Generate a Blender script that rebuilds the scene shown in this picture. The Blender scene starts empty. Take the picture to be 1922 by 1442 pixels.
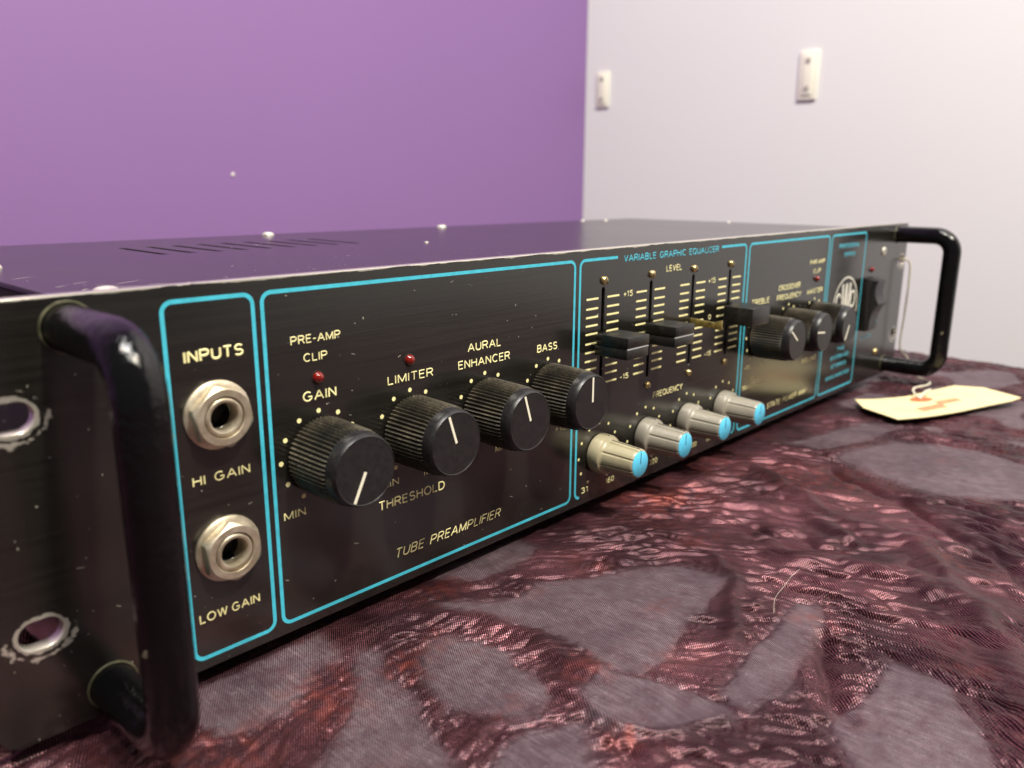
import bpy, bmesh, math, random
import numpy as np
from mathutils import Matrix, Vector

S = 0.001                      # the scene is written in millimetres, built in metres
R = math.radians
scene = bpy.context.scene
col = scene.collection
random.seed(7)
rng = np.random.default_rng(11)

# ------------------------------------------------------------------ camera
cam_d = bpy.data.cameras.new('camera')
cam = bpy.data.objects.new('camera', cam_d)
col.objects.link(cam)
Rm = [[0.68716626, -0.72648281, 0.00502639], [-0.17014898, -0.16765919, -0.97105083], [0.70629446, 0.66641813, -0.23882005]]
CP = (-34.16, -164.47, 108.60)
m = Matrix(((Rm[0][0], -Rm[1][0], -Rm[2][0], CP[0]*S), (Rm[0][1], -Rm[1][1], -Rm[2][1], CP[1]*S),
            (Rm[0][2], -Rm[1][2], -Rm[2][2], CP[2]*S), (0, 0, 0, 1)))
cam.matrix_world = m
cam_d.sensor_width = 36
cam_d.lens = 1519.46/1922*36
cam_d.clip_start = 0.005
cam_d.clip_end = 30
cam_d.dof.use_dof = True
cam_d.dof.focus_distance = 0.235
cam_d.dof.aperture_fstop = 15.0
scene.camera = cam

# ------------------------------------------------------------------ world and lamps
w = bpy.data.worlds.new('World')
scene.world = w
w.use_nodes = True
w.node_tree.nodes['Background'].inputs[0].default_value = (0.90, 0.93, 0.90, 1)
w.node_tree.nodes['Background'].inputs[1].default_value = 0.13

def area(name, loc, target, size, power, colr):
    l = bpy.data.lights.new(name, 'AREA')
    l.shape = 'DISK'; l.size = size; l.energy = power; l.color = colr
    o = bpy.data.objects.new(name, l); col.objects.link(o)
    o.location = [c*S for c in loc]
    d = Vector(target)*S - o.location
    o.rotation_euler = d.to_track_quat('-Z', 'Y').to_euler()
    return o
area('ceiling_lamp', (150, -860, 1380), (200, 0, 0), 0.10, 31, (1.0, 0.93, 0.78))
area('ceiling_lamp', (-450, -420, 1500), (200, 0, 0), 0.10, 13, (1.0, 0.93, 0.80))
area('ceiling_lamp', (-60, -420, 1850), (400, 200, 0), 0.40, 30.5, (0.995, 0.98, 0.955))

scene.view_settings.view_transform = 'Standard'
scene.view_settings.look = 'None'
scene.view_settings.exposure = 0
scene.view_settings.gamma = 1

# ------------------------------------------------------------------ material helpers
def mat(name):
    mm = bpy.data.materials.new(name); mm.use_nodes = True
    nt = mm.node_tree
    return mm, nt, nt.nodes['Principled BSDF']
def N(nt, t, **kw):
    n = nt.nodes.new(t)
    for k, v in kw.items():
        if k in n.inputs: n.inputs[k].default_value = v
        else: setattr(n, k, v)
    return n
def L(nt, a, b): nt.links.new(a, b)
def coords(nt, scale):
    tc = N(nt, 'ShaderNodeTexCoord'); mp = N(nt, 'ShaderNodeMapping')
    mp.inputs['Scale'].default_value = scale
    L(nt, tc.outputs['Object'], mp.inputs['Vector'])
    return mp.outputs['Vector']
def noise(nt, vec, scale, detail=4, rough=.5):
    n = N(nt, 'ShaderNodeTexNoise'); n.inputs['Scale'].default_value = scale
    n.inputs['Detail'].default_value = detail; n.inputs['Roughness'].default_value = rough
    L(nt, vec, n.inputs['Vector']); return n.outputs['Fac']
def ramp(nt, fac, a, b, ca=(0, 0, 0, 1), cb=(1, 1, 1, 1)):
    r = N(nt, 'ShaderNodeValToRGB'); e = r.color_ramp.elements
    e[0].position = a; e[1].position = b; e[0].color = ca; e[1].color = cb
    L(nt, fac, r.inputs['Fac']); return r.outputs['Color']
def mix(nt, fac, a, b, mode='MIX'):
    n = N(nt, 'ShaderNodeMix', data_type='RGBA', blend_type=mode)
    if isinstance(fac, (int, float)): n.inputs[0].default_value = fac
    else: L(nt, fac, n.inputs[0])
    for i, v in ((6, a), (7, b)):
        if isinstance(v, (tuple, list)): n.inputs[i].default_value = tuple(v) + ((1,) if len(v) == 3 else ())
        else: L(nt, v, n.inputs[i])
    return n.outputs[2]
def mth(nt, op, a, b=None, clamp=False):
    n = N(nt, 'ShaderNodeMath', operation=op, use_clamp=clamp)
    for i, v in ((0, a), (1, b)):
        if v is None: continue
        if isinstance(v, (int, float)): n.inputs[i].default_value = v
        else: L(nt, v, n.inputs[i])
    return n.outputs[0]
def bump(nt, bs, h, strength, dist):
    b = N(nt, 'ShaderNodeBump'); b.inputs['Strength'].default_value = strength; b.inputs['Distance'].default_value = dist
    L(nt, h, b.inputs['Height']); L(nt, b.outputs['Normal'], bs.inputs['Normal']); return b

def simple(name, c, rough=.5, metal=0., nscale=None, namt=.3, bmp=0):
    mm, nt, bs = mat(name)
    bs.inputs['Base Color'].default_value = (*c, 1); bs.inputs['Roughness'].default_value = rough; bs.inputs['Metallic'].default_value = metal
    if nscale:
        v = coords(nt, (1, 1, 1)); f = noise(nt, v, nscale, 5, .6)
        cc = mix(nt, ramp(nt, f, .35, .7), tuple(x*(1-namt) for x in c), tuple(min(1, x*(1+namt)) for x in c))
        L(nt, cc, bs.inputs['Base Color'])
        L(nt, mth(nt, 'ADD', mth(nt, 'MULTIPLY', f, .25), rough-.12), bs.inputs['Roughness'])
        if bmp: bump(nt, bs, f, bmp, .0003)
    return mm

# black brushed anodised panel: brushing along x, bare metal worn through at the top edge and round the rack slots
def panel_mat():
    mm, nt, bs = mat('brushed_black_panel')
    v = coords(nt, (12, 600, 900))
    f = noise(nt, v, 1.0, 4, .65)
    v2 = coords(nt, (1, 1, 1)); big = noise(nt, v2, 22, 4, .6)
    c = mix(nt, ramp(nt, f, .3, .75), (.0045, .004, .0034), (.016, .0145, .012))
    c = mix(nt, ramp(nt, big, .35, .75), c, (.013, .0115, .010))
    spk = noise(nt, coords(nt, (1, 1, 1)), 520, 2, .5)
    c = mix(nt, ramp(nt, spk, .745, .765), c, (.30, .28, .24))
    # worn edges
    tc = N(nt, 'ShaderNodeTexCoord'); sp = N(nt, 'ShaderNodeSeparateXYZ'); L(nt, tc.outputs['Object'], sp.inputs[0])
    ed = noise(nt, coords(nt, (60, 500, 300)), 1.6, 5, .6)
    thr = mth(nt, 'ADD', mth(nt, 'MULTIPLY', ed, -.0019), .08886)
    wear = mth(nt, 'GREATER_THAN', sp.outputs['Z'], thr)
    for (hx, hz) in ((.0062, .0665), (.0062, .0227), (.4764, .0665), (.4764, .0227)):
        dx = mth(nt, 'MULTIPLY', mth(nt, 'ABSOLUTE', mth(nt, 'SUBTRACT', sp.outputs['X'], hx)), .80)
        dz = mth(nt, 'SUBTRACT', sp.outputs['Z'], hz)
        dd = mth(nt, 'SQRT', mth(nt, 'ADD', mth(nt, 'MULTIPLY', dx, dx), mth(nt, 'MULTIPLY', dz, dz)))
        n2 = noise(nt, coords(nt, (1, 1, 1)), 420, 5, .7)
        dd = mth(nt, 'ADD', dd, mth(nt, 'MULTIPLY', mth(nt, 'SUBTRACT', n2, .5), .0022))
        n3 = noise(nt, coords(nt, (1, 1, 1)), 260, 6, .8)
        off = mth(nt, 'MULTIPLY', mth(nt, 'ABSOLUTE', mth(nt, 'SUBTRACT', dd, .0051)), 190)
        low = mth(nt, 'MULTIPLY', mth(nt, 'MAXIMUM', dz, -.002), 26)
        ring1 = mth(nt, 'MULTIPLY', mth(nt, 'GREATER_THAN', n3, mth(nt, 'ADD', mth(nt, 'ADD', off, low), .485)), mth(nt, 'GREATER_THAN', dd, .0043))
        ring0 = mth(nt, 'LESS_THAN', dd, .0040)
        wear = mth(nt, 'MAXIMUM', wear, mth(nt, 'MAXIMUM', ring1, ring0))
    c = mix(nt, wear, c, (.50, .47, .41))
    L(nt, c, bs.inputs['Base Color'])
    L(nt, mth(nt, 'ADD', mth(nt, 'MULTIPLY', f, .14), .13), bs.inputs['Roughness'])
    L(nt, mth(nt, 'MULTIPLY', wear, .55), bs.inputs['Metallic'])
    bs.inputs['Specular IOR Level'].default_value = .5; bs.inputs['IOR'].default_value = 1.76
    bump(nt, bs, f, .22, .00006)
    return mm
M = {}
M['panel'] = panel_mat()

def cover_mat():
    mm, nt, bs = mat('satin_black_cover')
    v = coords(nt, (1, 1, 1))
    big = noise(nt, v, 18, 4, .6)
    c = mix(nt, ramp(nt, big, .3, .75), (.010, .0085, .0085), (.024, .020, .020))
    spk = noise(nt, v, 330, 2, .5)
    c = mix(nt, ramp(nt, spk, .755, .78), c, (.45, .42, .40))
    L(nt, c, bs.inputs['Base Color'])
    L(nt, mth(nt, 'ADD', mth(nt, 'MULTIPLY', big, .08), .16), bs.inputs['Roughness'])
    bs.inputs['Specular IOR Level'].default_value = .22
    fine = noise(nt, v, 2200, 2, .5)
    bump(nt, bs, fine, .12, .00003)
    return mm
M['cover'] = cover_mat()
M['chassis'] = simple('matt_black_chassis', (.012, .009, .009), .8, 0, 60, .3)
M['cream'] = simple('cream_print', (.90, .83, .42), .55, 0, 700, .10)
M['cyan'] = simple('cyan_print', (.06, .50, .66), .5, 0, 500, .12)
M['silver'] = simple('silver_white_print', (.62, .60, .54), .5, 0, 500, .1)
M['gloss_black'] = None

def handle_mat():
    mm, nt, bs = mat('chipped_gloss_black_handle')
    v = coords(nt, (1, 1, 1)); f = noise(nt, v, 130, 5, .65)
    c = mix(nt, ramp(nt, f, .735, .75), (.003, .0028, .0034), (.42, .38, .27))
    tco = N(nt, 'ShaderNodeTexCoord'); sx = N(nt, 'ShaderNodeSeparateXYZ'); L(nt, tco.outputs['Object'], sx.inputs[0])
    side = mth(nt, 'LESS_THAN', sx.outputs['X'], -.00465)
    rub = mth(nt, 'MULTIPLY', side, ramp(nt, noise(nt, coords(nt, (1, 1, .45)), 330, 5, .75), .55, .60))
    c = mix(nt, mth(nt, 'MULTIPLY', rub, .55), c, (.26, .22, .14))
    L(nt, c, bs.inputs['Base Color'])
    g = noise(nt, v, 60, 6, .7)
    L(nt, mth(nt, 'ADD', mth(nt, 'MULTIPLY', g, .16), -.01), bs.inputs['Roughness'])
    bump(nt, bs, mth(nt, 'ADD', noise(nt, v, 170, 4, .7), mth(nt, 'MULTIPLY', noise(nt, coords(nt, (1, 1, .25)), 420, 4, .7), .4)), .5, .0009)
    bs.inputs['IOR'].default_value = 1.42
    return mm
M['handle'] = handle_mat()

def knob_mat():
    mm, nt, bs = mat('dusty_black_knob')
    v = coords(nt, (1, 1, 1)); f = noise(nt, v, 85, 6, .7); g = noise(nt, v, 1500, 3, .6)
    geo = N(nt, 'ShaderNodeNewGeometry')
    pt = ramp(nt, geo.outputs['Pointiness'], .49, .56)
    d = mth(nt, 'MULTIPLY', ramp(nt, f, .32, .60), ramp(nt, g, .28, .70))
    d = mth(nt, 'MULTIPLY', d, mth(nt, 'ADD', mth(nt, 'MULTIPLY', pt, .7), .35), True)
    c = mix(nt, d, (.008, .0075, .007), (.115, .092, .058))
    L(nt, c, bs.inputs['Base Color'])
    L(nt, mth(nt, 'ADD', mth(nt, 'MULTIPLY', d, .4), .38), bs.inputs['Roughness'])
    return mm
M['knob'] = knob_mat()
M['cap_black'] = simple('satin_black_cap', (.013, .012, .013), .36, 0, 900, .3, .05)
M['white_line'] = simple('ivory_pointer', (.80, .76, .62), .5)
M['grey'] = simple('grey_plastic', (.27, .247, .205), .34, 0, 90, .14, .05)
M['blue'] = simple('sky_blue_plastic', (.10, .52, .78), .42, 0, 500, .08)
M['black_line'] = simple('black_ink', (.012, .012, .014), .5)
M['fader'] = simple('black_fader_plastic', (.014, .013, .012), .34, 0, 500, .6, .15)
M['dark'] = simple('dark_interior', (.004, .004, .004), .8)
M['void'] = simple('jack_interior', (.010, .009, .007), .7)
M['brass'] = simple('brass_screw', (.62, .47, .22), .28, .9, 600, .25)
M['lever'] = simple('tarnished_brass_lever', (.36, .28, .09), .42, .75, 500, .5, .3)
M['zinc'] = simple('zinc_screw', (.62, .59, .52), .45, .5, 500, .2)
M['dust'] = simple('lint_specks', (.55, .52, .45), .8)
M['string'] = simple('cotton_string', (.60, .55, .45), .9, 0, 900, .15, .5)

def nickel():
    mm, nt, bs = mat('worn_nickel')
    v = coords(nt, (1, 1, 1)); f = noise(nt, v, 340, 5, .7); g = noise(nt, v, 90, 3, .5)
    c = mix(nt, ramp(nt, f, .3, .75), (.50, .42, .30), (.80, .72, .58))
    c = mix(nt, ramp(nt, g, .55, .8), c, (.36, .29, .17))
    L(nt, c, bs.inputs['Base Color']); bs.inputs['Metallic'].default_value = .85
    L(nt, mth(nt, 'ADD', mth(nt, 'MULTIPLY', f, .3), .30), bs.inputs['Roughness'])
    bump(nt, bs, f, .25, .0001)
    return mm
M['nickel'] = nickel()
def led():
    mm, nt, bs = mat('red_led_lens')
    bs.inputs['Base Color'].default_value = (.16, .006, .004, 1); bs.inputs['Roughness'].default_value = .12
    bs.inputs['Coat Weight'].default_value = .5
    return mm
M['led'] = led()

# ------------------------------------------------------------------ mesh helpers (millimetres)
def link(name, me, m_, parent=None, smooth=None):
    if m_ is not None: me.materials.append(m_)
    o = bpy.data.objects.new(name, me); col.objects.link(o)
    if parent is not None: o.parent = parent
    if smooth is not None:
        me.polygons.foreach_set('use_smooth', [True]*len(me.polygons))
        if smooth < 180: me.set_sharp_from_angle(angle=R(smooth))
    return o
def bm_obj(name, bm, m_, parent=None, smooth=None, recalc=True):
    if recalc: bmesh.ops.recalc_face_normals(bm, faces=bm.faces)
    me = bpy.data.meshes.new(name); bm.to_mesh(me); bm.free()
    return link(name, me, m_, parent, smooth)
def empty(name, loc=(0, 0, 0)):
    o = bpy.data.objects.new(name, None); o.empty_display_size = .02; o.location = [c*S for c in loc]
    col.objects.link(o); return o
def tag(o, label, cat, group=None, kind=None):
    if label: o['label'] = label
    if cat: o['category'] = cat
    if group: o['group'] = group
    if kind: o['kind'] = kind
    return o
def add_box(bm, x0, x1, y0, y1, z0, z1, bev=0, seg=2):
    r = bmesh.ops.create_cube(bm, size=1)
    for v in r['verts']:
        v.co = Vector(((x0+x1)/2 + v.co.x*(x1-x0), (y0+y1)/2 + v.co.y*(y1-y0), (z0+z1)/2 + v.co.z*(z1-z0)))*S
    if bev:
        es = list({e for v in r['verts'] for e in v.link_edges})
        bmesh.ops.bevel(bm, geom=es, offset=bev*S, segments=seg, affect='EDGES', profile=.5)
def add_lathe(bm, prof, c, n=48, axis='y', rfun=None, cap0=False, cap1=False):
    """prof: (radius, axial); axial runs towards -y for axis y, towards +z for axis z"""
    rings = []
    for (r_, a_) in prof:
        ring = []
        for i in range(n):
            t = 2*math.pi*i/n
            rr = rfun(r_, a_, i) if rfun else r_
            if axis == 'y': p = (c[0]+rr*math.sin(t), c[1]-a_, c[2]+rr*math.cos(t))
            else: p = (c[0]+rr*math.cos(t), c[1]+rr*math.sin(t), c[2]+a_)
            ring.append(bm.verts.new(Vector(p)*S))
        rings.append(ring)
    for a, b in zip(rings, rings[1:]):
        for i in range(n):
            bm.faces.new((a[i], a[(i+1) % n], b[(i+1) % n], b[i]))
    if cap0: bm.faces.new(rings[0])
    if cap1: bm.faces.new(rings[-1])
    return rings
def add_tube(bm, pts, r, n=16, closed_ends=True):
    pts = [Vector(p) for p in pts]; rings = []
    up = None
    for i, p in enumerate(pts):
        t = (pts[min(i+1, len(pts)-1)] - pts[max(i-1, 0)]).normalized()
        if up is None:
            up = Vector((0, 0, 1)) if abs(t.z) < .9 else Vector((1, 0, 0))
        u = t.cross(up).normalized(); up = u.cross(t).normalized()
        rr = r(i) if callable(r) else r
        rings.append([bm.verts.new((p + u*rr*math.cos(2*math.pi*k/n) + up*rr*math.sin(2*math.pi*k/n))*S) for k in range(n)])
    for a, b in zip(rings, rings[1:]):
        for k in range(n): bm.faces.new((a[k], a[(k+1) % n], b[(k+1) % n], b[k]))
    if closed_ends: bm.faces.new(rings[0]); bm.faces.new(rings[-1])
def rrect(x0, x1, z0, z1, r, n=6, rad=None):
    out = []
    for (cx, cz, a0) in ((x1-r, z1-r, 0), (x0+r, z1-r, 90), (x0+r, z0+r, 180), (x1-r, z0+r, 270)):
        for i in range(n+1):
            a = R(a0 + 90*i/n); out.append((cx+r*math.cos(a), cz+r*math.sin(a)))
    return out
def circ(cx, cz, r, n=40): return [(cx+r*math.cos(2*math.pi*i/n), cz+r*math.sin(2*math.pi*i/n)) for i in range(n)]
def plate(name, loops, thick, bev, m_, parent, mtx):
    """2D outline with holes, extruded: a curve filled, then baked to a mesh. mtx maps the curve's XYZ to the scene"""
    cu = bpy.data.curves.new(name, 'CURVE'); cu.dimensions = '2D'; cu.fill_mode = 'BOTH'
    cu.extrude = (thick/2 - bev)*S; cu.bevel_depth = bev*S; cu.bevel_resolution = 1
    for lp in loops:
        s = cu.splines.new('POLY'); s.points.add(len(lp)-1); s.use_cyclic_u = True
        for p, q in zip(s.points, lp): p.co = (q[0]*S, q[1]*S, 0, 1)
    tmp = bpy.data.objects.new('tmp', cu); col.objects.link(tmp)
    dg = bpy.context.evaluated_depsgraph_get()
    me = bpy.data.meshes.new_from_object(tmp.evaluated_get(dg)); me.name = name
    bpy.data.objects.remove(tmp); bpy.data.curves.remove(cu)
    me.transform(mtx)
    return link(name, me, m_, parent)
# curve (x, y, z) -> scene (x, -z, y)
def face_mtx(yc): return Matrix(((1, 0, 0, 0), (0, 0, -1, yc*S), (0, 1, 0, 0), (0, 0, 0, 1)))

# ------------------------------------------------------------------ the room's two walls and the floor
def wall_mat(name, c, amt=.05):
    mm, nt, bs = mat(name)
    v = coords(nt, (1, 1, 1))
    f = noise(nt, v, 2.5, 4, .6); g = noise(nt, v, 380, 3, .6)
    cc = mix(nt, f, tuple(x*(1-amt) for x in c), tuple(min(1, x*(1+amt)) for x in c))
    L(nt, cc, bs.inputs['Base Color']); bs.inputs['Roughness'].default_value = .55
    bump(nt, bs, g, .15, .0006)
    return mm
M['purple'] = wall_mat('purple_wall_paint', (.228, .120, .312))
M['white'] = wall_mat('white_wall_paint', (.735, .73, .735), .03)
M['floor'] = simple('grey_floor', (.16, .13, .11), .6, 0, 12, .2)
def slab(name, x0, x1, y0, y1, z0, z1, m_):
    bm = bmesh.new(); add_box(bm, x0, x1, y0, y1, z0, z1)
    return tag(bm_obj(name, bm, m_), None, None, None, 'structure')
slab('purple_wall', -1600, 899, 578, 678, -752, 2000, M['purple'])
slab('white_wall', 900, 1000, -1800, 680, -752, 2000, M['white'])
slab('floor', -1600, 1000, -1800, 680, -850, -752.5, M['floor'])

def bracket(y, z, h, wd, label):
    t = empty('wall_clip', (900, y, z))
    bm = bmesh.new()
    add_box(bm, -2.8, -.3, -wd/2, wd/2, -h/2, h/2, 1.1, 3)
    bm_obj('base', bm, M['clip'], t, 40)
    bm = bmesh.new(); add_box(bm, -4.2, -2.9, -wd*.27, wd*.27, -h*.40, h*.42, .6, 3)
    bm_obj('raised_tongue', bm, M['clip'], t, 40)
    for dz in (h*.30, -h*.26):
        bm = bmesh.new(); add_lathe(bm, [(2.8, 0), (2.8, .9), (0.2, 1.1)], (0, 0, 0), 14, 'z')
        bmesh.ops.rotate(bm, verts=bm.verts, cent=(0, 0, 0), matrix=Matrix.Rotation(R(-90), 3, 'Y'))
        bmesh.ops.translate(bm, verts=bm.verts, vec=(-4.3*S, 0, dz*S))
        bm_obj('screw', bm, M['clip_screw'], t, 40)
    return tag(t, label, 'wall clip', 'small cream clips on the white wall')
M['clip'] = simple('cream_clip_plastic', (.82, .79, .68), .5)
M['clip_screw'] = simple('clip_screw_grey', (.42, .39, .36), .5, .2)
bracket(259, 230, 53, 22, 'cream plastic clip alone in the middle of the white wall')
bracket(548, 235, 46, 21, 'cream plastic clip on the white wall right beside the purple corner')
bm = bmesh.new(); add_lathe(bm, [(1.7, 0), (1.7, .5), (1.1, 1.1), (.1, 1.3)], (362.7, 578, 116.8), 12)
tag(bm_obj('wall_nail', bm, M['clip'], None, 50), 'tiny pale nail head in the purple wall', 'nail')

# ------------------------------------------------------------------ tablecloth
PATCH = {
'A':[(100.6,-8.9),(116.8,-22.2),(128.4,-22.0),(141.3,-29.6),(153.2,-34.0),(166.0,-42.6),(169.1,-51.6),(168.9,-61.2),(160.3,-62.9),(144.6,-65.3),(129.4,-68.2),(123.8,-70.4),(110.7,-70.9),(106.9,-63.3),(110.6,-52.2),(111.7,-40.6),(107.8,-28.8),(101.8,-18.5)],
'B':[(105.2,-62.5),(110.3,-71.2),(113.7,-80.7),(115.1,-88.4),(113.7,-93.9),(108.7,-92.1),(99.9,-88.0),(91.6,-81.6),(88.0,-75.6),(89.0,-71.0),(95.9,-63.9)],
'C':[(125.1,-85.3),(137.2,-83.9),(151.4,-84.5),(164.0,-81.8),(171.4,-81.9),(173.8,-85.7),(169.4,-89.5),(159.5,-92.8),(154.4,-92.8),(144.6,-94.7),(135.7,-97.0),(126.4,-96.6),(117.8,-95.2),(117.3,-90.8),(119.0,-86.2)],
'D':[(157.9,-111.5),(158.0,-117.4),(158.6,-123.6),(151.4,-127.7),(146.8,-132.6),(140.5,-137.0),(126.8,-144.2),(105.7,-126.1),(117.8,-116.3),(124.7,-110.5),(129.4,-109.7),(139.8,-111.9)],
'E':[(311.0,-38.1),(344.8,-48.7),(352.4,-66.6),(352.8,-81.0),(348.4,-107.0),(304.2,-115.5),(294.1,-99.8),(285.7,-84.2),(288.2,-72.3),(294.6,-56.3),(300.3,-40.4)],
'F':[(84.3,-22.3),(91.5,-23.6),(95.8,-31.4),(96.5,-39.5),(93.4,-48.5),(92.3,-55.1),(89.6,-60.8),(81.2,-63.4),(76.9,-61.0),(75.1,-52.5),(70.5,-46.7),(72.1,-39.1),(76.4,-30.8)],
'G':[(71.4,-11.8),(75.0,-17.1),(69.4,-26.1),(68.1,-38.3),(63.5,-46.0),(61.4,-52.0),(58.7,-64.9),(38.2,-43.4),(50.7,-34.7),(58.2,-29.2)],
'H':[(47.9,1.4),(56.1,1.2),(67.6,1.2),(69.1,-6.6),(66.8,-12.7),(59.7,-10.9),(52.6,-16.2),(45.4,-20.5),(38.0,-18.4),(31.3,-16.7),(31.2,-7.9),(36.0,1.2)],
'I':[(116.9,7.1),(145.8,3.8),(146.9,-4.9),(132.9,-8.4),(119.6,-7.2),(109.6,3.2)],
'J':[(76.9,-64.3),(87.6,-72.1),(75.4,-84.4),(59.6,-67.9)],
'K':[(308.3,-14.7),(362.6,-27.8),(372.6,-44.5),(342.2,-40.3),(307.2,-30.0)]}
TINT = [(54.5,-20.8,.8,7),(74.7,-26.6,.8,4),(31.3,-22.7,.6,7),(106.0,-59.1,.8,4),(89.9,-81.6,.8,3),(210.8,-7.8,1,12),(164.7,-87.8,.6,4),(256.9,-3.5,.5,14),(271.1,-45.4,.5,16),(25.2,-23.3,.7,6),(106.8,-1.9,.6,6)]
# long soft pleats: (points, half width, height)
PLEAT = [([(196.7,-70.3),(204.0,-83.1),(206.9,-101.5),(202.1,-118.9),(179.9,-133.4),(157.2,-141.6)], 5.5, 3.4),
 ([(286.4,-43.3),(273.4,-74.6),(253.3,-97.6),(241.9,-115.5),(227.8,-127.4)], 2.6, -2.2),
 ([(232.9,-10.4),(264.4,-17.9),(236.5,-64.0),(234.2,-92.9),(211.0,-111.4)], 4.0, 2.6),
 ([(91.8,-62.6),(90.5,-68.3),(89.2,-78.4),(94.8,-85.6),(101.9,-89.4),(109.4,-91.8)], 1.5, 1.9),
 ([(84.2,-6.1),(98.2,-15.6),(104.9,-25.7),(105.9,-40.1),(103.3,-53.0),(104.8,-61.7)], 3.2, 1.8),
 ([(180.4,-48.0),(172.7,-60.7),(145.4,-75.5),(134.9,-77.4)], 2.2, 1.6),
 ([(158.8,-93.3),(147.8,-99.3),(136.7,-106.4),(128.8,-112.0)], 2.4, -1.6),
 ([(222.8,-27.8),(233.7,-53.5),(224.3,-76.2)], 3.0, 2.2)]
def pdist(pl, X, Y):
    d = np.full(X.shape, 1e9)
    for (ax, ay), (bx, by) in zip(pl, pl[1:]):
        ex, ey = bx-ax, by-ay
        t = np.clip(((X-ax)*ex+(Y-ay)*ey)/(ex*ex+ey*ey), 0, 1)
        d = np.minimum(d, np.hypot(X-ax-t*ex, Y-ay-t*ey))
    return d
_perm = rng.permutation(512); _perm = np.concatenate([_perm, _perm])
_gr = rng.normal(size=(512, 2)); _gr /= np.linalg.norm(_gr, axis=1)[:, None]
def perlin(x, y, seed=0):
    xi = np.floor(x).astype(int); yi = np.floor(y).astype(int); fx = x-xi; fy = y-yi
    def g(ix, iy, dx, dy):
        h = _perm[(_perm[(ix+seed*37) % 512] + iy) % 512]
        return _gr[h, 0]*dx + _gr[h, 1]*dy
    u = fx*fx*fx*(fx*(fx*6-15)+10); v = fy*fy*fy*(fy*(fy*6-15)+10)
    a = g(xi, yi, fx, fy); b = g(xi+1, yi, fx-1, fy); c = g(xi, yi+1, fx, fy-1); d = g(xi+1, yi+1, fx-1, fy-1)
    return (a+(b-a)*u) + ((c+(d-c)*u) - (a+(b-a)*u))*v
def ridge(x, y, seed): return 1 - np.abs(perlin(x, y, seed))*2.4
def sdf(poly, X, Y):
    n = len(poly); d = np.full(X.shape, 1e9); inside = np.zeros(X.shape, bool)
    for i in range(n):
        ax, ay = poly[i]; bx, by = poly[(i+1) % n]
        ex, ey = bx-ax, by-ay
        t = np.clip(((X-ax)*ex+(Y-ay)*ey)/(ex*ex+ey*ey), 0, 1)
        d = np.minimum(d, np.hypot(X-ax-t*ex, Y-ay-t*ey))
        with np.errstate(divide='ignore', invalid='ignore'):
            c = ((ay > Y) != (by > Y)) & (X < (bx-ax)*(Y-ay)/(by-ay+1e-12)+ax)
        inside ^= c
    return np.where(inside, -d, d)
def axis_pts(segs):
    out = []
    for a, b, s in segs: out.append(np.arange(a, b-s*.3, s))
    out.append(np.array([segs[-1][1]])); return np.concatenate(out)
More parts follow.
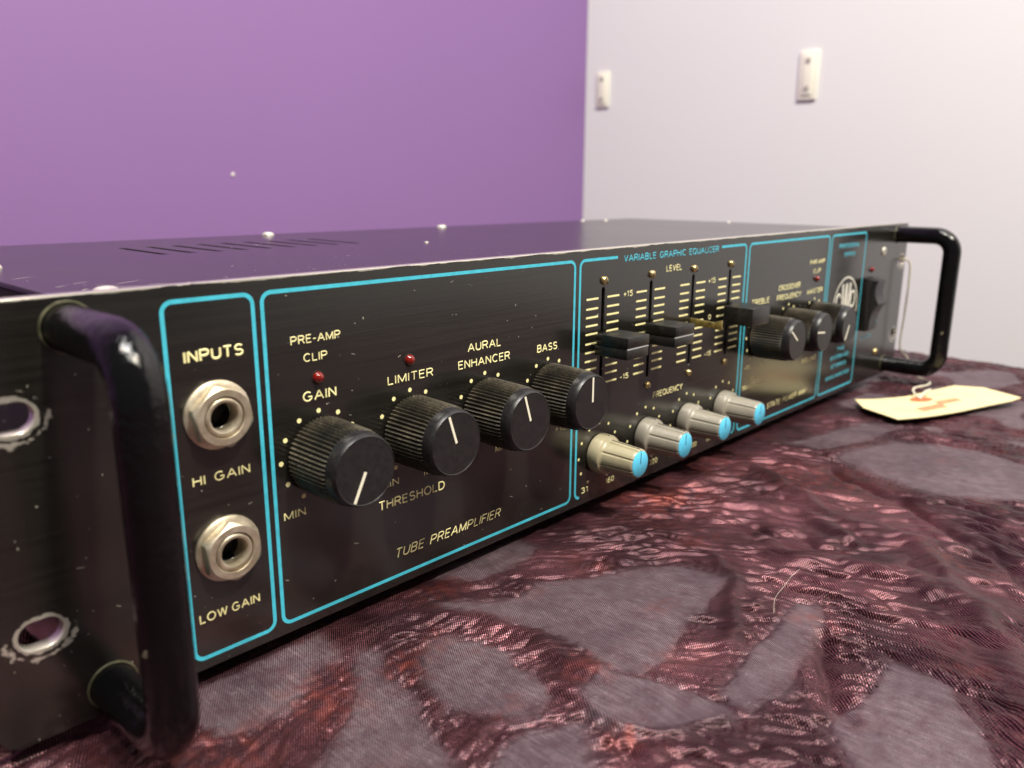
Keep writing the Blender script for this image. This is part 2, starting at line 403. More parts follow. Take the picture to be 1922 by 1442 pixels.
def cloth():
    X0, X1, Y0, Y1 = -330., 575., -420., 330.
    us = axis_pts([(X0-500, X0, 30), (X0, -40, 10), (-40, 15, 1.2), (15, 215, .36), (215, 330, .6), (330, X1+15, 1.1), (X1+15, X1+560, 12)])
    vs = axis_pts([(Y0-500, Y0, 30), (Y0, -160, 10), (-160, -120, .6), (-120, 10, .36), (10, 40, .9), (40, 60, 2.5), (60, Y1, 14), (Y1, Y1+500, 30)])
    U, V = np.meshgrid(us, vs, indexing='ij')
    # drape over the table's edges: walk along an arc of radius rr, then hang
    rr = 12.
    def drape(u, a, b):
        x = np.clip(u, a+rr, b-rr); z = np.zeros_like(u)
        for s, e in ((1, b-rr), (-1, a+rr)):
            k = s*(u-e); m_ = k > 0; th = np.minimum(k/rr, math.pi/2)
            x = np.where(m_, e + s*rr*np.sin(th), x)
            z = np.where(m_, -(rr*(1-np.cos(th))) - np.maximum(k-rr*math.pi/2, 0), z)
        return x, z
    X, zx = drape(U, X0, X1); Y, zy = drape(V, Y0, Y1)
    Z = np.maximum(zx+zy, -745.) - 4.6
    # patches of flat sheer cloth between crinkled ground
    wx = perlin(U/9, V/9, 3)*1.6; wy = perlin(U/9, V/9, 4)*1.6
    D = np.full(U.shape, 1e9)
    inb = (U > 0) & (U < 420) & (V > -175) & (V < 30)
    ub, vb = (U+wx)[inb], (V+wy)[inb]; db = np.full(ub.shape, 1e9)
    for p in PATCH.values(): db = np.minimum(db, sdf(p, ub, vb))
    D[inb] = db
    # patches beyond the ones traced: cells of a coarse noise
    far = perlin(U/42+3.3, V/30, 8)
    D = np.minimum(D, np.where((U > 375) | (V < -150), (-far+.12)*60, 1e9))
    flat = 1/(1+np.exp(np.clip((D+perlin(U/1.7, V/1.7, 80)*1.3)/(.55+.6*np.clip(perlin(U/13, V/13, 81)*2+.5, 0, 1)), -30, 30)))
    # crinkles: ridged noise stretched along arcs round a centre, warped
    cx, cy = 88., -104.
    rad = np.hypot(U-cx, V-cy); ang = np.arctan2(V-cy, U-cx)
    a1 = ang*70 ; wr = perlin(U/22, V/22, 5)*9
    px, py = a1+wr, rad + perlin(U/16, V/16, 6)*7
    k = np.clip((rad-20)/60, 0, 1)
    # blend of arc-following and free directions
    qx, qy = U*.69-V*.73, U*.73+V*.69
    fx_ = px*k + qx*(1-k); fy_ = py*k + qy*(1-k)
    def fold(x, y, seed, p=1.):
        n = np.abs(perlin(x, y, seed))*2.2
        return 1-np.clip(n, 0, 1)**p
    tw = perlin(U/8, V/8, 16)
    r1 = fold(fx_/26, (fy_+tw*3)/8, 10, .8)
    r2 = fold((fx_+fy_*.3)/17 + tw*.4, (fy_-fx_*.12)/3.4, 12, .75)
    r3 = fold((fx_-fy_*.4)/9 + wr/9, (fy_+fx_*.2)/1.9, 13, .8)
    r4 = fold(fx_/3.4, fy_/1.05 + tw, 14, .8)
    r5 = fold((fx_*.5+fy_)/7, (fx_-fy_*.5)/3.2 + tw, 17, .8)
    act = .25+.75*np.clip(perlin(U/15, V/15, 18)*2.2+.5, 0, 1)
    # sharp valleys as well as sharp crests: crushed silk breaks into facets
    v2 = 1-fold((fx_-fy_*.2)/16 + tw*.4, (fy_+fx_*.1)/3.9, 19, .9)
    v5 = 1-fold((fx_*.35+fy_)/7, (fx_-fy_*.45)/3.6 - tw, 24, .9)
    cr = .55*r1 + .38*(r2-v2*.6)*act + .22*r3*act + .10*r4*act - .3
    # long knife sharp creases: warped triangle waves whose crests never close into cells;
    # their direction swings with the arcs of the cloth towards the right
    def tri(x):
        t_ = np.abs(x-np.floor(x)-.5)*2
        return np.where(t_ > .5, 1-(1-t_)*.55-.225*0, t_*1.45)-.5
    big_w = perlin(U/46, V/46, 50)*2.4
    for i_, (ad, per, am, thr) in enumerate(((-47, 8.6, 1.7, .55), (-36, 4.6, 1.05, .35), (-60, 4.1, .85, .25), (-47, 2.1, .42, .3), (-20, 7.5, .9, .0), (-82, 6.3, .7, -.1), (30, 9.5, .7, -.2))):
        ca, sa = math.cos(R(ad+90)), math.sin(R(ad+90))
        lin = (U*ca+V*sa)*(1-k*.75) + rad*(k*.75)
        ph = lin/per + big_w*(4.6/per) + perlin(U/13, V/13, 52+i_)*.9 + perlin(U/4.5, V/4.5, 60+i_)*.10
        mk = np.clip(perlin(fx_/30+i_*3.1, fy_/13, 70+i_)*2.4+thr, 0, 1)
        cr = cr + am*1.3*tri(ph)*mk
    # gathers where the sheer patches are sewn in: a sunk seam and short ribs running away from it
    rim = np.exp(-((D-2.6)/2.4)**2); seam = np.exp(-((D-.3)/.8)**2)
    ribs = fold((U+V*.4)/2.3, (V-U*.4)/2.9, 25, .8)
    cr = cr*(1-.2*rim) + rim*(.45*ribs-.1) - seam*.45
    big = perlin(U/55, V/45, 20)*2.2 + perlin(U/24, V/20, 21)*.8
    ple = np.zeros(U.shape); sm = np.zeros(U.shape)
    for pl, wd, hh in PLEAT:
        q_ = pdist(pl, ub+perlin(ub/12, vb/12, 40)*3-wx[inb], vb+perlin(ub/12, vb/12, 41)*3-wy[inb])
        ple[inb] += hh*np.exp(-(q_/wd)**2); sm[inb] = np.maximum(sm[inb], np.exp(-(q_/(wd*1.3))**2))
    cr = cr*(1-.6*sm); big = big + ple
    near = 1/(1+np.exp(-np.clip((-V-9)/4, -30, 30)))        # the amplifier presses the cloth flat
    inside = (U > 10) & (U < 470)
    near = np.where(inside, near, np.clip(.5+near*.5, 0, 1))
    h = (big*(.25+.75*near) + (cr*(1-flat)*1.0 + flat*(.55+.22*perlin(U/7, V/10, 22)+.10*ridge(qx/12, qy/5, 23)))*(.35+.65*near))
    top = (zx+zy > -1)
    Z = np.where(top, Z+h-.6, Z + h*.2)
    drop = ~top
    fold = np.sin(V/32+perlin(V/50, U*0, 30)*3)*9*np.clip((-zx-10)/120, 0, 1)
    X = X + np.where(zx < -10, fold*np.sign(U), 0)
    Y = Y + np.where(zy < -10, np.sin(U/32)*9*np.clip((-zy-10)/120, 0, 1)*np.sign(V), 0)
    # keep clear of the amplifier's underside
    under = (U > -2) & (U < 486) & (V > -1.5) & (V < 190)
    Z = np.where(under, np.minimum(Z, -3.6), Z)
    # a fold of cloth stands up behind the near rack ear and shows through its lower slot
    Z = Z + 23*np.exp(-((U-6+perlin(V/9, V/9, 95)*3)/8.5)**2 - ((V-15)/6.6)**2)*(1+.12*perlin(U/2.2, V/4, 96))
    nu, nv = U.shape
    co = np.stack([X, Y, Z], -1).reshape(-1, 3)*S
    idx = np.arange(nu*nv).reshape(nu, nv)
    q = np.stack([idx[:-1, :-1], idx[1:, :-1], idx[1:, 1:], idx[:-1, 1:]], -1).reshape(-1, 4)
    me = bpy.data.meshes.new('tablecloth')
    me.vertices.add(len(co)); me.vertices.foreach_set('co', co.astype(np.float32).ravel())
    me.loops.add(q.size); me.loops.foreach_set('vertex_index', q.astype(np.int32).ravel())
    me.polygons.add(len(q)); me.polygons.foreach_set('loop_start', np.arange(0, q.size, 4, dtype=np.int32))
    me.update(calc_edges=True)
    me.polygons.foreach_set('use_smooth', np.ones(len(q), bool))
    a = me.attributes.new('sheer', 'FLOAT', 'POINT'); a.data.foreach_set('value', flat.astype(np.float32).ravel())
    T = np.zeros(U.shape)
    for (tx, ty, wt, sg) in TINT:
        dx, dy = U-tx+perlin(U/6, V/6, 31)*5, V-ty+perlin(U/6, V/6, 32)*5
        T = np.maximum(T, wt*np.exp(-(dx*dx+dy*dy)/(2*sg*sg)))
    T = np.maximum(T, .5*np.clip(perlin(U/20, V/16, 33)*2.2-.45, 0, 1))
    T = T*np.clip(.55+perlin(U/3.1, V/3.1, 90)*1.6+perlin(U/9, V/9, 91), 0, 1)
    a = me.attributes.new('copper', 'FLOAT', 'POINT'); a.data.foreach_set('value', T.astype(np.float32).ravel())
    return me
def cloth_mat():
    mm, nt, bs = mat('shot_taffeta')
    sh = N(nt, 'ShaderNodeAttribute', attribute_name='sheer').outputs['Fac']
    cu = N(nt, 'ShaderNodeAttribute', attribute_name='copper').outputs['Fac']
    tc = N(nt, 'ShaderNodeTexCoord')
    # woven threads: two sets of fine ribs
    def wave(rot, scale, dist):
        mp = N(nt, 'ShaderNodeMapping'); mp.inputs['Rotation'].default_value = (0, 0, R(rot))
        L(nt, tc.outputs['Object'], mp.inputs['Vector'])
        wv = N(nt, 'ShaderNodeTexWave'); wv.inputs['Scale'].default_value = scale; wv.inputs['Distortion'].default_value = dist
        wv.inputs['Detail'].default_value = 2; wv.inputs['Detail Scale'].default_value = .6
        L(nt, mp.outputs['Vector'], wv.inputs['Vector']); return wv.outputs['Fac']
    wa = wave(33, 600, .8); wb = wave(123, 560, .8)
    v = tc.outputs['Object']
    gl = noise(nt, v, 1900, 2, .6); mid = noise(nt, v, 260, 4, .6)
    weave = mth(nt, 'MULTIPLY', mth(nt, 'ADD', mth(nt, 'MULTIPLY', wa, .75), mth(nt, 'MULTIPLY', wb, .3)), mth(nt, 'ADD', mth(nt, 'MULTIPLY', gl, .9), .5))
    blot = noise(nt, v, 34, 5, .65); fib = noise(nt, v, 700, 3, .7)
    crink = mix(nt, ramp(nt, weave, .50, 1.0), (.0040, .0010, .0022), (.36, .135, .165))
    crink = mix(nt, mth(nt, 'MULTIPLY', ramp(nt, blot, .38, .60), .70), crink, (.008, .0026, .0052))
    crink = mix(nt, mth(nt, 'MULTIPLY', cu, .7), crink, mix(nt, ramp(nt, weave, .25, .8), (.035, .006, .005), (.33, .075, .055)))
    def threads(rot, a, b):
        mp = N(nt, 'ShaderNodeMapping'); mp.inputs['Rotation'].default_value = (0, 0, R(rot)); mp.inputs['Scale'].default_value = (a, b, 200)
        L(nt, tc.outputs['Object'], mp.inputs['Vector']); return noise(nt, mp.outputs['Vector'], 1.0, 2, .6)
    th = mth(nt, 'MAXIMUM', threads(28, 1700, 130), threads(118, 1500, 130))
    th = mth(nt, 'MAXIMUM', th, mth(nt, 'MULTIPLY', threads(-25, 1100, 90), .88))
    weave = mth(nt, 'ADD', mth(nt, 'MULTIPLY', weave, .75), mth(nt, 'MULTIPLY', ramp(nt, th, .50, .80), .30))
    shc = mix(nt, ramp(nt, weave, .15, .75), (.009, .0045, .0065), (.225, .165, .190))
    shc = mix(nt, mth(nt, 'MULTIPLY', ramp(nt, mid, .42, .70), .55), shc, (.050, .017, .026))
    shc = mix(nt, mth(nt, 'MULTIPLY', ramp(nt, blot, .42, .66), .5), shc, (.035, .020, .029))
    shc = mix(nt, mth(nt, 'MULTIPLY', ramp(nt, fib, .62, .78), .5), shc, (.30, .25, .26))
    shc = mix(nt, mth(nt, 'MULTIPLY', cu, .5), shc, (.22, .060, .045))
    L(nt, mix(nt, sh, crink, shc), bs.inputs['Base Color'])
    L(nt, mth(nt, 'ADD', mth(nt, 'MULTIPLY', sh, -.24), .46), bs.inputs['Metallic'])
    L(nt, mth(nt, 'ADD', mth(nt, 'MULTIPLY', gl, .20), mth(nt, 'ADD', mth(nt, 'MULTIPLY', sh, .16), .21)), bs.inputs['Roughness'])
    bs.inputs['Sheen Weight'].default_value = .02; bs.inputs['Specular IOR Level'].default_value = .18
    bs.inputs['Sheen Tint'].default_value = (.9, .55, .6, 1)
    bump(nt, bs, mth(nt, 'ADD', weave, mth(nt, 'MULTIPLY', mid, .5)), .45, .00016)
    return mm
M['cloth'] = cloth_mat()
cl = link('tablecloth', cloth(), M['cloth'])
tag(cl, 'crinkled maroon taffeta tablecloth with flat grey mauve patches under the amplifier', 'tablecloth')

# ------------------------------------------------------------------ the amplifier
amp = empty('rack_amplifier')
tag(amp, 'black two unit rack bass amplifier with cyan outlined sections lying on the maroon cloth', 'amplifier')
SLX = [184.7, 213.2, 242.0, 270.6]
KX = [71.6, 100.2, 128.5, 156.7, 300.0, 328.4, 356.9]
H = 88.1; W = 482.6
loops = [rrect(-3.6, W, 0, H, 4.5, 6)]
for x in (6.2, W-6.2):
    for z in (66.5, 22.7): loops.append(rrect(x-4.3, x+4.3, z-3.15, z+3.15, 3.1, 8))
for x in SLX: loops.append(rrect(x-.95, x+.95, 39.3, 75.5, .94, 5))
for z in (59.3, 27.7): loops.append(circ(45.8, z, 3.2, 32))
panel = plate('front_panel', loops, 3.2, .18, M['panel'], amp, face_mtx(1.6))

# flat print, 0.04 mm proud
PY = -.03
def print_mesh(name, polys, m_, y=PY):
    bm = bmesh.new()
    for p in polys:
        bm.faces.new([bm.verts.new(Vector((a, y, b))*S) for a, b in p])
    return bm_obj(name, bm, m_, panel, None, False)
def stroke(pts, wd, closed=False):
    """quads of constant width along a polyline"""
    n = len(pts); P = [Vector(p) for p in pts]; lf = []; rt = []
    for i in range(n):
        if closed: a, b, c = P[i-1], P[i], P[(i+1) % n]
        else: a, b, c = P[max(i-1, 0)], P[i], P[min(i+1, n-1)]
        t = ((b-a).normalized() + (c-b).normalized()) if (b-a).length and (c-b).length else (c-a)
        t.normalize(); nn = Vector((-t.y, t.x))
        lf.append(b+nn*wd/2); rt.append(b-nn*wd/2)
    q = []
    for i in range(n if closed else n-1):
        j = (i+1) % n; q.append([tuple(rt[i]), tuple(rt[j]), tuple(lf[j]), tuple(lf[i])])
    return q
FT, FB = 84.9, 2.75
def frame(x0, x1, wd=.95, label=None):
    o = print_mesh('outline', stroke(rrect(x0, x1, FB, FT, 2.3, 7), wd, True), M['cyan']); return o
frame(35.8, 56.1); frame(58.4, 169.4)
l = rrect(172.1, 283.3, FB, FT, 2.3, 7)
i0 = 0
# third outline is open along the bottom and at its title
tr, tl, bl, br = l[0:8], l[8:16], l[16:24], l[24:32]
print_mesh('outline', stroke([(192.3, FT)] + tl[0:8] + bl[0:8], .95) , M['cyan'])
print_mesh('outline', stroke(br[0:8] + tr[0:8] + [(262.5, FT)], .95), M['cyan'])
frame(286.3, 368.9); frame(371.7, 416.8)

def arc(cx, cy, rx, ry, a0, a1, n=None):
    n = n or max(4, int(abs(a1-a0)/18))
    return [(cx+rx*math.cos(R(a0+(a1-a0)*k/n)), cy+ry*math.sin(R(a0+(a1-a0)*k/n))) for k in range(n+1)]
GLYPH = {
 'A': (.74, [[(0, 0), (.37, 1)], [(.37, 1), (.74, 0)], [(.13, .33), (.61, .33)]]),
 'B': (.60, [[(0, 0), (0, 1), (.33, 1)] + arc(.33, .765, .23, .235, 90, -90) + [(0, .53)], [(.33, .53)] + arc(.33, .265, .27, .265, 90, -90) + [(0, 0)]]),
 'C': (.68, [arc(.37, .5, .37, .5, 48, 312)]),
 'D': (.66, [[(0, 0), (0, 1), (.28, 1)] + arc(.28, .5, .38, .5, 90, -90) + [(0, 0)]]),
 'E': (.52, [[(.52, 1), (0, 1), (0, 0), (.52, 0)], [(0, .53), (.47, .53)]]),
 'F': (.50, [[(.5, 1), (0, 1), (0, 0)], [(0, .52), (.44, .52)]]),
 'G': (.74, [arc(.37, .5, .37, .5, 48, 318) + [(.72, .22), (.72, .46), (.42, .46)]]),
 'H': (.62, [[(0, 0), (0, 1)], [(.62, 0), (.62, 1)], [(0, .52), (.62, .52)]]),
 'I': (.0, [[(0, 0), (0, 1)]]),
 'K': (.62, [[(0, 0), (0, 1)], [(.58, 1), (0, .38)], [(.2, .58), (.62, 0)]]),
 'L': (.48, [[(0, 1), (0, 0), (.48, 0)]]),
 'M': (.78, [[(0, 0), (0, 1)], [(0, 1), (.39, .05)], [(.39, .05), (.78, 1)], [(.78, 1), (.78, 0)]]),
 'N': (.62, [[(0, 0), (0, 1)], [(0, 1), (.62, 0)], [(.62, 0), (.62, 1)]]),
 'O': (.78, [arc(.39, .5, .39, .5, 90, 450, 24)]),
 'P': (.60, [[(0, 0), (0, 1), (.33, 1)] + arc(.33, .73, .27, .27, 90, -90) + [(0, .46)]]),
 'Q': (.78, [arc(.39, .5, .39, .5, 90, 450, 24), [(.5, .24), (.78, -.03)]]),
 'R': (.62, [[(0, 0), (0, 1), (.33, 1)] + arc(.33, .74, .27, .26, 90, -90) + [(0, .48)], [(.35, .48), (.62, 0)]]),
 'S': (.60, [arc(.31, .745, .275, .255, 30, 262) + arc(.30, .255, .30, .255, 82, -152)]),
 'T': (.60, [[(0, 1), (.6, 1)], [(.3, 1), (.3, 0)]]),
 'U': (.62, [[(0, 1)] + arc(.31, .31, .31, .31, 180, 360) + [(.62, 1)]]),
 'V': (.68, [[(0, 1), (.34, 0)], [(.34, 0), (.68, 1)]]),
 'W': (.96, [[(0, 1), (.24, 0)], [(.24, 0), (.48, 1)], [(.48, 1), (.72, 0)], [(.72, 0), (.96, 1)]]),
 'X': (.64, [[(0, 0), (.64, 1)], [(0, 1), (.64, 0)]]),
 'Y': (.66, [[(0, 1), (.33, .44)], [(.66, 1), (.33, .44), (.33, 0)]]),
 'Z': (.60, [[(0, 1), (.6, 1), (0, 0), (.6, 0)]]),
 '0': (.54, [arc(.27, .5, .27, .5, 90, 450, 20)]), '1': (.20, [[(0, .76), (.2, 1), (.2, 0)]]),
 '2': (.54, [arc(.27, .73, .26, .27, 165, -35) + [(0, 0), (.54, 0)]]),
 '3': (.54, [arc(.26, .755, .24, .245, 150, -90), arc(.26, .26, .28, .26, 90, -150)]),
 '4': (.58, [[(.42, 0), (.42, 1), (0, .3), (.58, .3)]]),
 '5': (.54, [[(.5, 1), (.08, 1), (.04, .56)] + arc(.26, .32, .28, .32, 125, -150)]),
 '6': (.54, [arc(.27, .3, .27, .3, 90, 450, 16), arc(.36, .42, .36, .58, 185, 75)]),
 '8': (.54, [arc(.27, .76, .23, .24, 90, 450, 14), arc(.27, .26, .27, .26, 90, 450, 14)]),
 '+': (.44, [[(0, .45), (.44, .45)], [(.22, .12), (.22, .80)]]), '-': (.30, [[(0, .42), (.30, .42)]])}
def text(s, x0, x1, zc, h, m_, bold=.0, shear=0., name='lettering', y=PY):
    """raised ink: every character a flattened rounded stroke, like the panel's silk screened capitals"""
    wd = h*(.132+bold*3.4)
    paths = []; cur = 0.
    for ch in s:
        if ch == ' ': cur += .30; continue
        w_, ps = GLYPH[ch]
        for p in ps: paths.append([(cur+a+shear*b, b) for a, b in p])
        cur += w_ + .27
    xs = [a for p in paths for a, b in p]; mn, mx = min(xs), max(xs)
    if mx-mn < .01: mx = mn+.01
    hh = h-wd
    cu = bpy.data.curves.new('t', 'CURVE'); cu.dimensions = '3D'; cu.bevel_depth = wd/2*S; cu.bevel_resolution = 1; cu.use_fill_caps = True
    for p in paths:
        sp_ = cu.splines.new('POLY'); sp_.points.add(len(p)-1)
        for pt_, (a, b) in zip(sp_.points, p):
            pt_.co = ((x0+wd/2+(a-mn)/(mx-mn)*(x1-x0-wd))*S, 0, (zc-hh/2+b*hh)*S, 1)
    tmp = bpy.data.objects.new('tmp', cu); col.objects.link(tmp)
    dg = bpy.context.evaluated_depsgraph_get()
    me = bpy.data.meshes.new_from_object(tmp.evaluated_get(dg)); me.name = name
    bpy.data.objects.remove(tmp); bpy.data.curves.remove(cu)
    n = len(me.vertices); c = np.empty(n*3); me.vertices.foreach_get('co', c); c = c.reshape(-1, 3); c[:, 1] *= .18; c[:, 1] -= .004*S
    me.vertices.foreach_set('co', c.ravel()); me.update()
    return link(name, me, m_, panel, 180)
CR, CY = M['cream'], M['cyan']
TXT = [('INPUTS', 39.4, 53.2, 72.9, 2.85, .022), ('HI  GAIN', 38.9, 52.6, 45.2, 2.3, .008), ('LOW GAIN', 37.5, 52.6, 12.5, 2.35, .012),
 ('PRE-AMP', 65.0, 78.9, 73.0, 2.15, .008), ('CLIP', 68.2, 74.9, 68.5, 2.15, .008), ('GAIN', 67.4, 77.0, 59.0, 2.65, .015),
 ('LIMITER', 92.8, 108.6, 58.7, 2.5, .008), ('THRESHOLD', 88.5, 112.2, 24.8, 2.75, .012), ('MIN', 60.4, 66.4, 30.5, 2.2, .004),
 ('MIN', 89.4, 95.6, 30.5, 2.2, .004), ('MAX', 104.5, 111.3, 30.5, 2.2, .004), ('MIN', 117.8, 124.0, 30.5, 2.2, .004), ('MAX', 132.9, 139.5, 30.5, 2.2, .004),
 ('MAX', 76.0, 82.6, 30.5, 2.2, .004), ('-15', 146.0, 151.6, 30.6, 2.1, .004), ('+15', 160.9, 166.4, 30.6, 2.1, .004),
 ('AURAL', 121.7, 135.3, 63.4, 2.6, .012), ('ENHANCER', 117.9, 139.2, 58.8, 2.6, .012), ('BASS', 151.5, 161.2, 58.8, 2.6, .015),
 ('LEVEL', 222.7, 233.3, 78.9, 2.4, .010), ('+15', 196.4, 201.9, 71.9, 2.2, .01), ('+15', 253.5, 259.1, 71.9, 2.2, .01),
 ('-15', 196.1, 201.2, 42.3, 2.1, .01), ('-15', 253.7, 259.0, 42.1, 2.1, .01), ('0', 198.3, 200.3, 57.2, 2.1, .01), ('0', 255.2, 257.2, 57.2, 2.1, .01),
 ('FREQUENCY', 217.8, 238.5, 31.6, 2.5, .010), ('31', 175.6, 179.3, 4.9, 2.2, .006), ('160', 189.7, 194.7, 4.8, 2.2, .006),
 ('320', 217.5, 223.0, 4.8, 2.2, .006), ('800', 246.6, 252.1, 4.6, 2.1, .006), ('1K', 259.7, 263.4, 4.6, 2.1, .006), ('63', 203.4, 207.0, 4.8, 2.2, .006), ('150', 231.0, 236.0, 4.7, 2.1, .006), ('4K', 275.5, 279.0, 4.7, 2.1, .006),
 ('TREBLE', 291.6, 308.0, 59.2, 2.6, .012), ('CROSSOVER', 316.6, 339.2, 63.4, 2.6, .012), ('FREQUENCY', 315.6, 340.8, 59.0, 2.6, .012),
 ('PWR-AMP', 348.2, 365.0, 73.1, 2.2, .01), ('CLIP', 352.5, 361.0, 68.6, 2.2, .01), ('MASTER', 347.8, 365.4, 58.9, 2.5, .012),
 ('-15', 289.2, 294.5, 30.5, 2.1, .008), ('+15', 304.0, 309.2, 30.5, 2.1, .008), ('FULL', 296.2, 303.6, 24.6, 2.0, .008), ('TRANSPARENCY', 288.2, 312.2, 21.3, 2.1, .01),
 ('VOLUME', 348.7, 365.4, 24.6, 2.4, .012), ('ON', 440.2, 444.9, 56.9, 2.0, .01), ]
for (s, x0, x1, zc, h, b) in TXT:
    text(s, x0, x1, zc, h, CY if s == 'ON' else CR, b)
text('TUBE  PREAMPLIFIER', 94.0, 135.4, 9.4, 2.9, CR, .004, .22)
text('SOLID  STATE  POWER  AMP', 299.6, 357.5, 8.4, 2.7, CR, .010, .22)
text('VARIABLE  GRAPHIC  EQUALIZER', 195.8, 260.2, 84.2, 2.5, CY, .012)
text('PROFESSIONAL', 381.2, 408.5, 79.1, 2.3, CY, .01); text('SERIES', 388.8, 403.0, 74.6, 2.1, CY, .01)
text('THE', 392.0, 401.4, 24.4, 2.0, CY, .012); text('SYSTEM 400', 384.4, 408.0, 20.3, 2.2, CY, .012)
text('STEREO', 386.4, 405.9, 15.6, 2.1, CY, .012); text('BASS AMPLIFIER', 381.0, 411.4, 9.9, 2.1, CY, .012)
text('OFF', 441.0, 447.6, 32.6, 1.9, CY, .01); text('POWER', 423.2, 438.6, 26.3, 2.2, CY, .01)
# round badge: ring with three tall letters
print_mesh('badge_ring', stroke(circ(396.6, 46.4, 16.0, 64), 1.0, True), M['silver'])
for s, x0, x1, h in (('S', 383.5, 390.6, 17), ('W', 390.2, 402.8, 28), ('R', 402.6, 409.8, 17)):
    text(s, x0, x1, 46.4, h, M['silver'], -.012, 0, 'badge_letter')

# dial dots, level marks
def disc(cx, cz, r, n=14): return circ(cx, cz, r, n)
polys = []
for i, x in enumerate(KX):
    for k in range(11):
        a = R(-150+30*k); polys.append(disc(x+11.05*math.sin(a), 44.0+11.05*math.cos(a), .62 if i < 6 else .62))
for x in SLX:
    for k in range(11):
        a = R(-150+30*k); polys.append(disc(x+11.0*math.sin(a), 16.95+11.0*math.cos(a), .55))
dots = print_mesh('dial_dots', polys, CR)
fr = [0, .11, .205, .30, .395, .505, .605, .705, .80, .895, 1]
polys = []
for x in SLX:
    for f_ in fr:
        z = 71.9 - 29.8*f_
        for a, b in ((x-8.9, x-2.7), (x+2.5, x+9.1)):
            polys.append([(a, z-.33), (b, z-.33), (b+.2, z), (b, z+.33), (a, z+.33), (a-.2, z)])
marks = print_mesh('level_marks', polys, CR)
# lint and pale nicks strewn over the panel
bm = bmesh.new()
for i in range(230):
    x = random.uniform(2, 478) if i > 110 else random.uniform(2, 180); z = random.uniform(1.5, 86)
    r_ = random.choice([.04, .05, .06, .08, .12])
    if i % 11 == 0:
        a = random.uniform(-.5, .6); l_ = random.uniform(.5, 1.6)
        p = [(x, z-.04), (x+l_*math.cos(a), z+l_*math.sin(a)-.03), (x+l_*math.cos(a), z+l_*math.sin(a)+.03), (x, z+.04)]
    else: p = [(x+r_*(1+.3*random.random())*math.cos(t), z+r_*math.sin(t)) for t in (0, 1.1, 2.2, 3.2, 4.2, 5.3)]
    bm.faces.new([bm.verts.new(Vector((a_, -.045, b_))*S) for a_, b_ in p])
o = bm_obj('lint_specks', bm, M['dust'], panel, None, False); o['kind'] = 'stuff'

# chassis and vented cover
bm = bmesh.new(); add_box(bm, 23.5, 456.5, 3.4, 182.5, 0.5, 77.0, .6)
chassis = bm_obj('chassis', bm, M['chassis'], amp, 40)
bm = bmesh.new(); add_box(bm, 30, 450, 8, 176, -3.9, .4, .5)
lp = [rrect(22.6, 457.2, -183.4, -3.3, 1.2, 4)]
for i in range(9):
    x = 84.2+9.75*i; lp.append(rrect(x-1.6, x+1.6, -143.0, -105.5, 1.58, 4))
cover = plate('top_cover', lp, 1.3, .3, M['cover'], amp, Matrix(((1, 0, 0, 0), (0, -1, 0, 0), (0, 0, -1, 84.95*S), (0, 0, 0, 1))))
bm.free()
bm = bmesh.new()                                              # turned down lips of the cover
add_box(bm, 22.6, 23.4, 3.5, 183.2, 30, 84.25); bm_obj('cover_lip', bm, M['chassis'], amp)
bm = bmesh.new(); add_box(bm, 456.6, 457.2, 3.5, 183.2, 30, 84.25); bm_obj('cover_lip', bm, M['chassis'], amp)
for (x, y) in ((45, 25), (435, 25), (45, 160), (435, 160)):
    bm = bmesh.new(); add_lathe(bm, [(7, 0), (7, 3.6), (6, 4.3), (.1, 4.3)], (x, y, -4.2), 20, 'z'); bm_obj('rubber_foot', bm, M['dark'], amp, 40)
bm = bmesh.new()                                              # bare scratches on the cover
for (x, y, dx, dy) in ((34, 29, 6, -4), (37, 27, 7, -2), (30, 26, 2.6, 3), (40, 33, 8, 4), (45, 27, 5, -1), (28, 36, 3, 2), (33, 40, 5, 3), (52, 20, 4, .6), (29, 24, 4, -6), (26, 60, 6, 3), (70, 25, 4, -1), (88, 16, 5, .4), (36, 34, 4, -5), (124, 60, 2.5, 1)):
    v = Vector((dx, dy)).normalized(); n_ = Vector((-v.y, v.x))*.07
    pts = [(x-n_.x, y-n_.y), (x+dx*.5-n_.x*1.6, y+dy*.5-n_.y*1.6+.15), (x+dx, y+dy), (x+dx*.5+n_.x, y+dy*.5+n_.y+.15), (x+n_.x, y+n_.y)]
    bm.faces.new([bm.verts.new(Vector((a, b, 85.64))*S) for a, b in pts])
for i in range(120):
    x, y = random.uniform(26, 200), random.uniform(6, 60)**1.0; r_ = random.choice([.08, .1, .12, .2])
    bm.faces.new([bm.verts.new(Vector((x+r_*math.cos(t)*1.4, y+r_*math.sin(t), 85.64))*S) for t in (0, 1.2, 2.4, 3.7, 5)])
o = bm_obj('bare_scratches', bm, M['dust'], cover, None, False); o['kind'] = 'stuff'

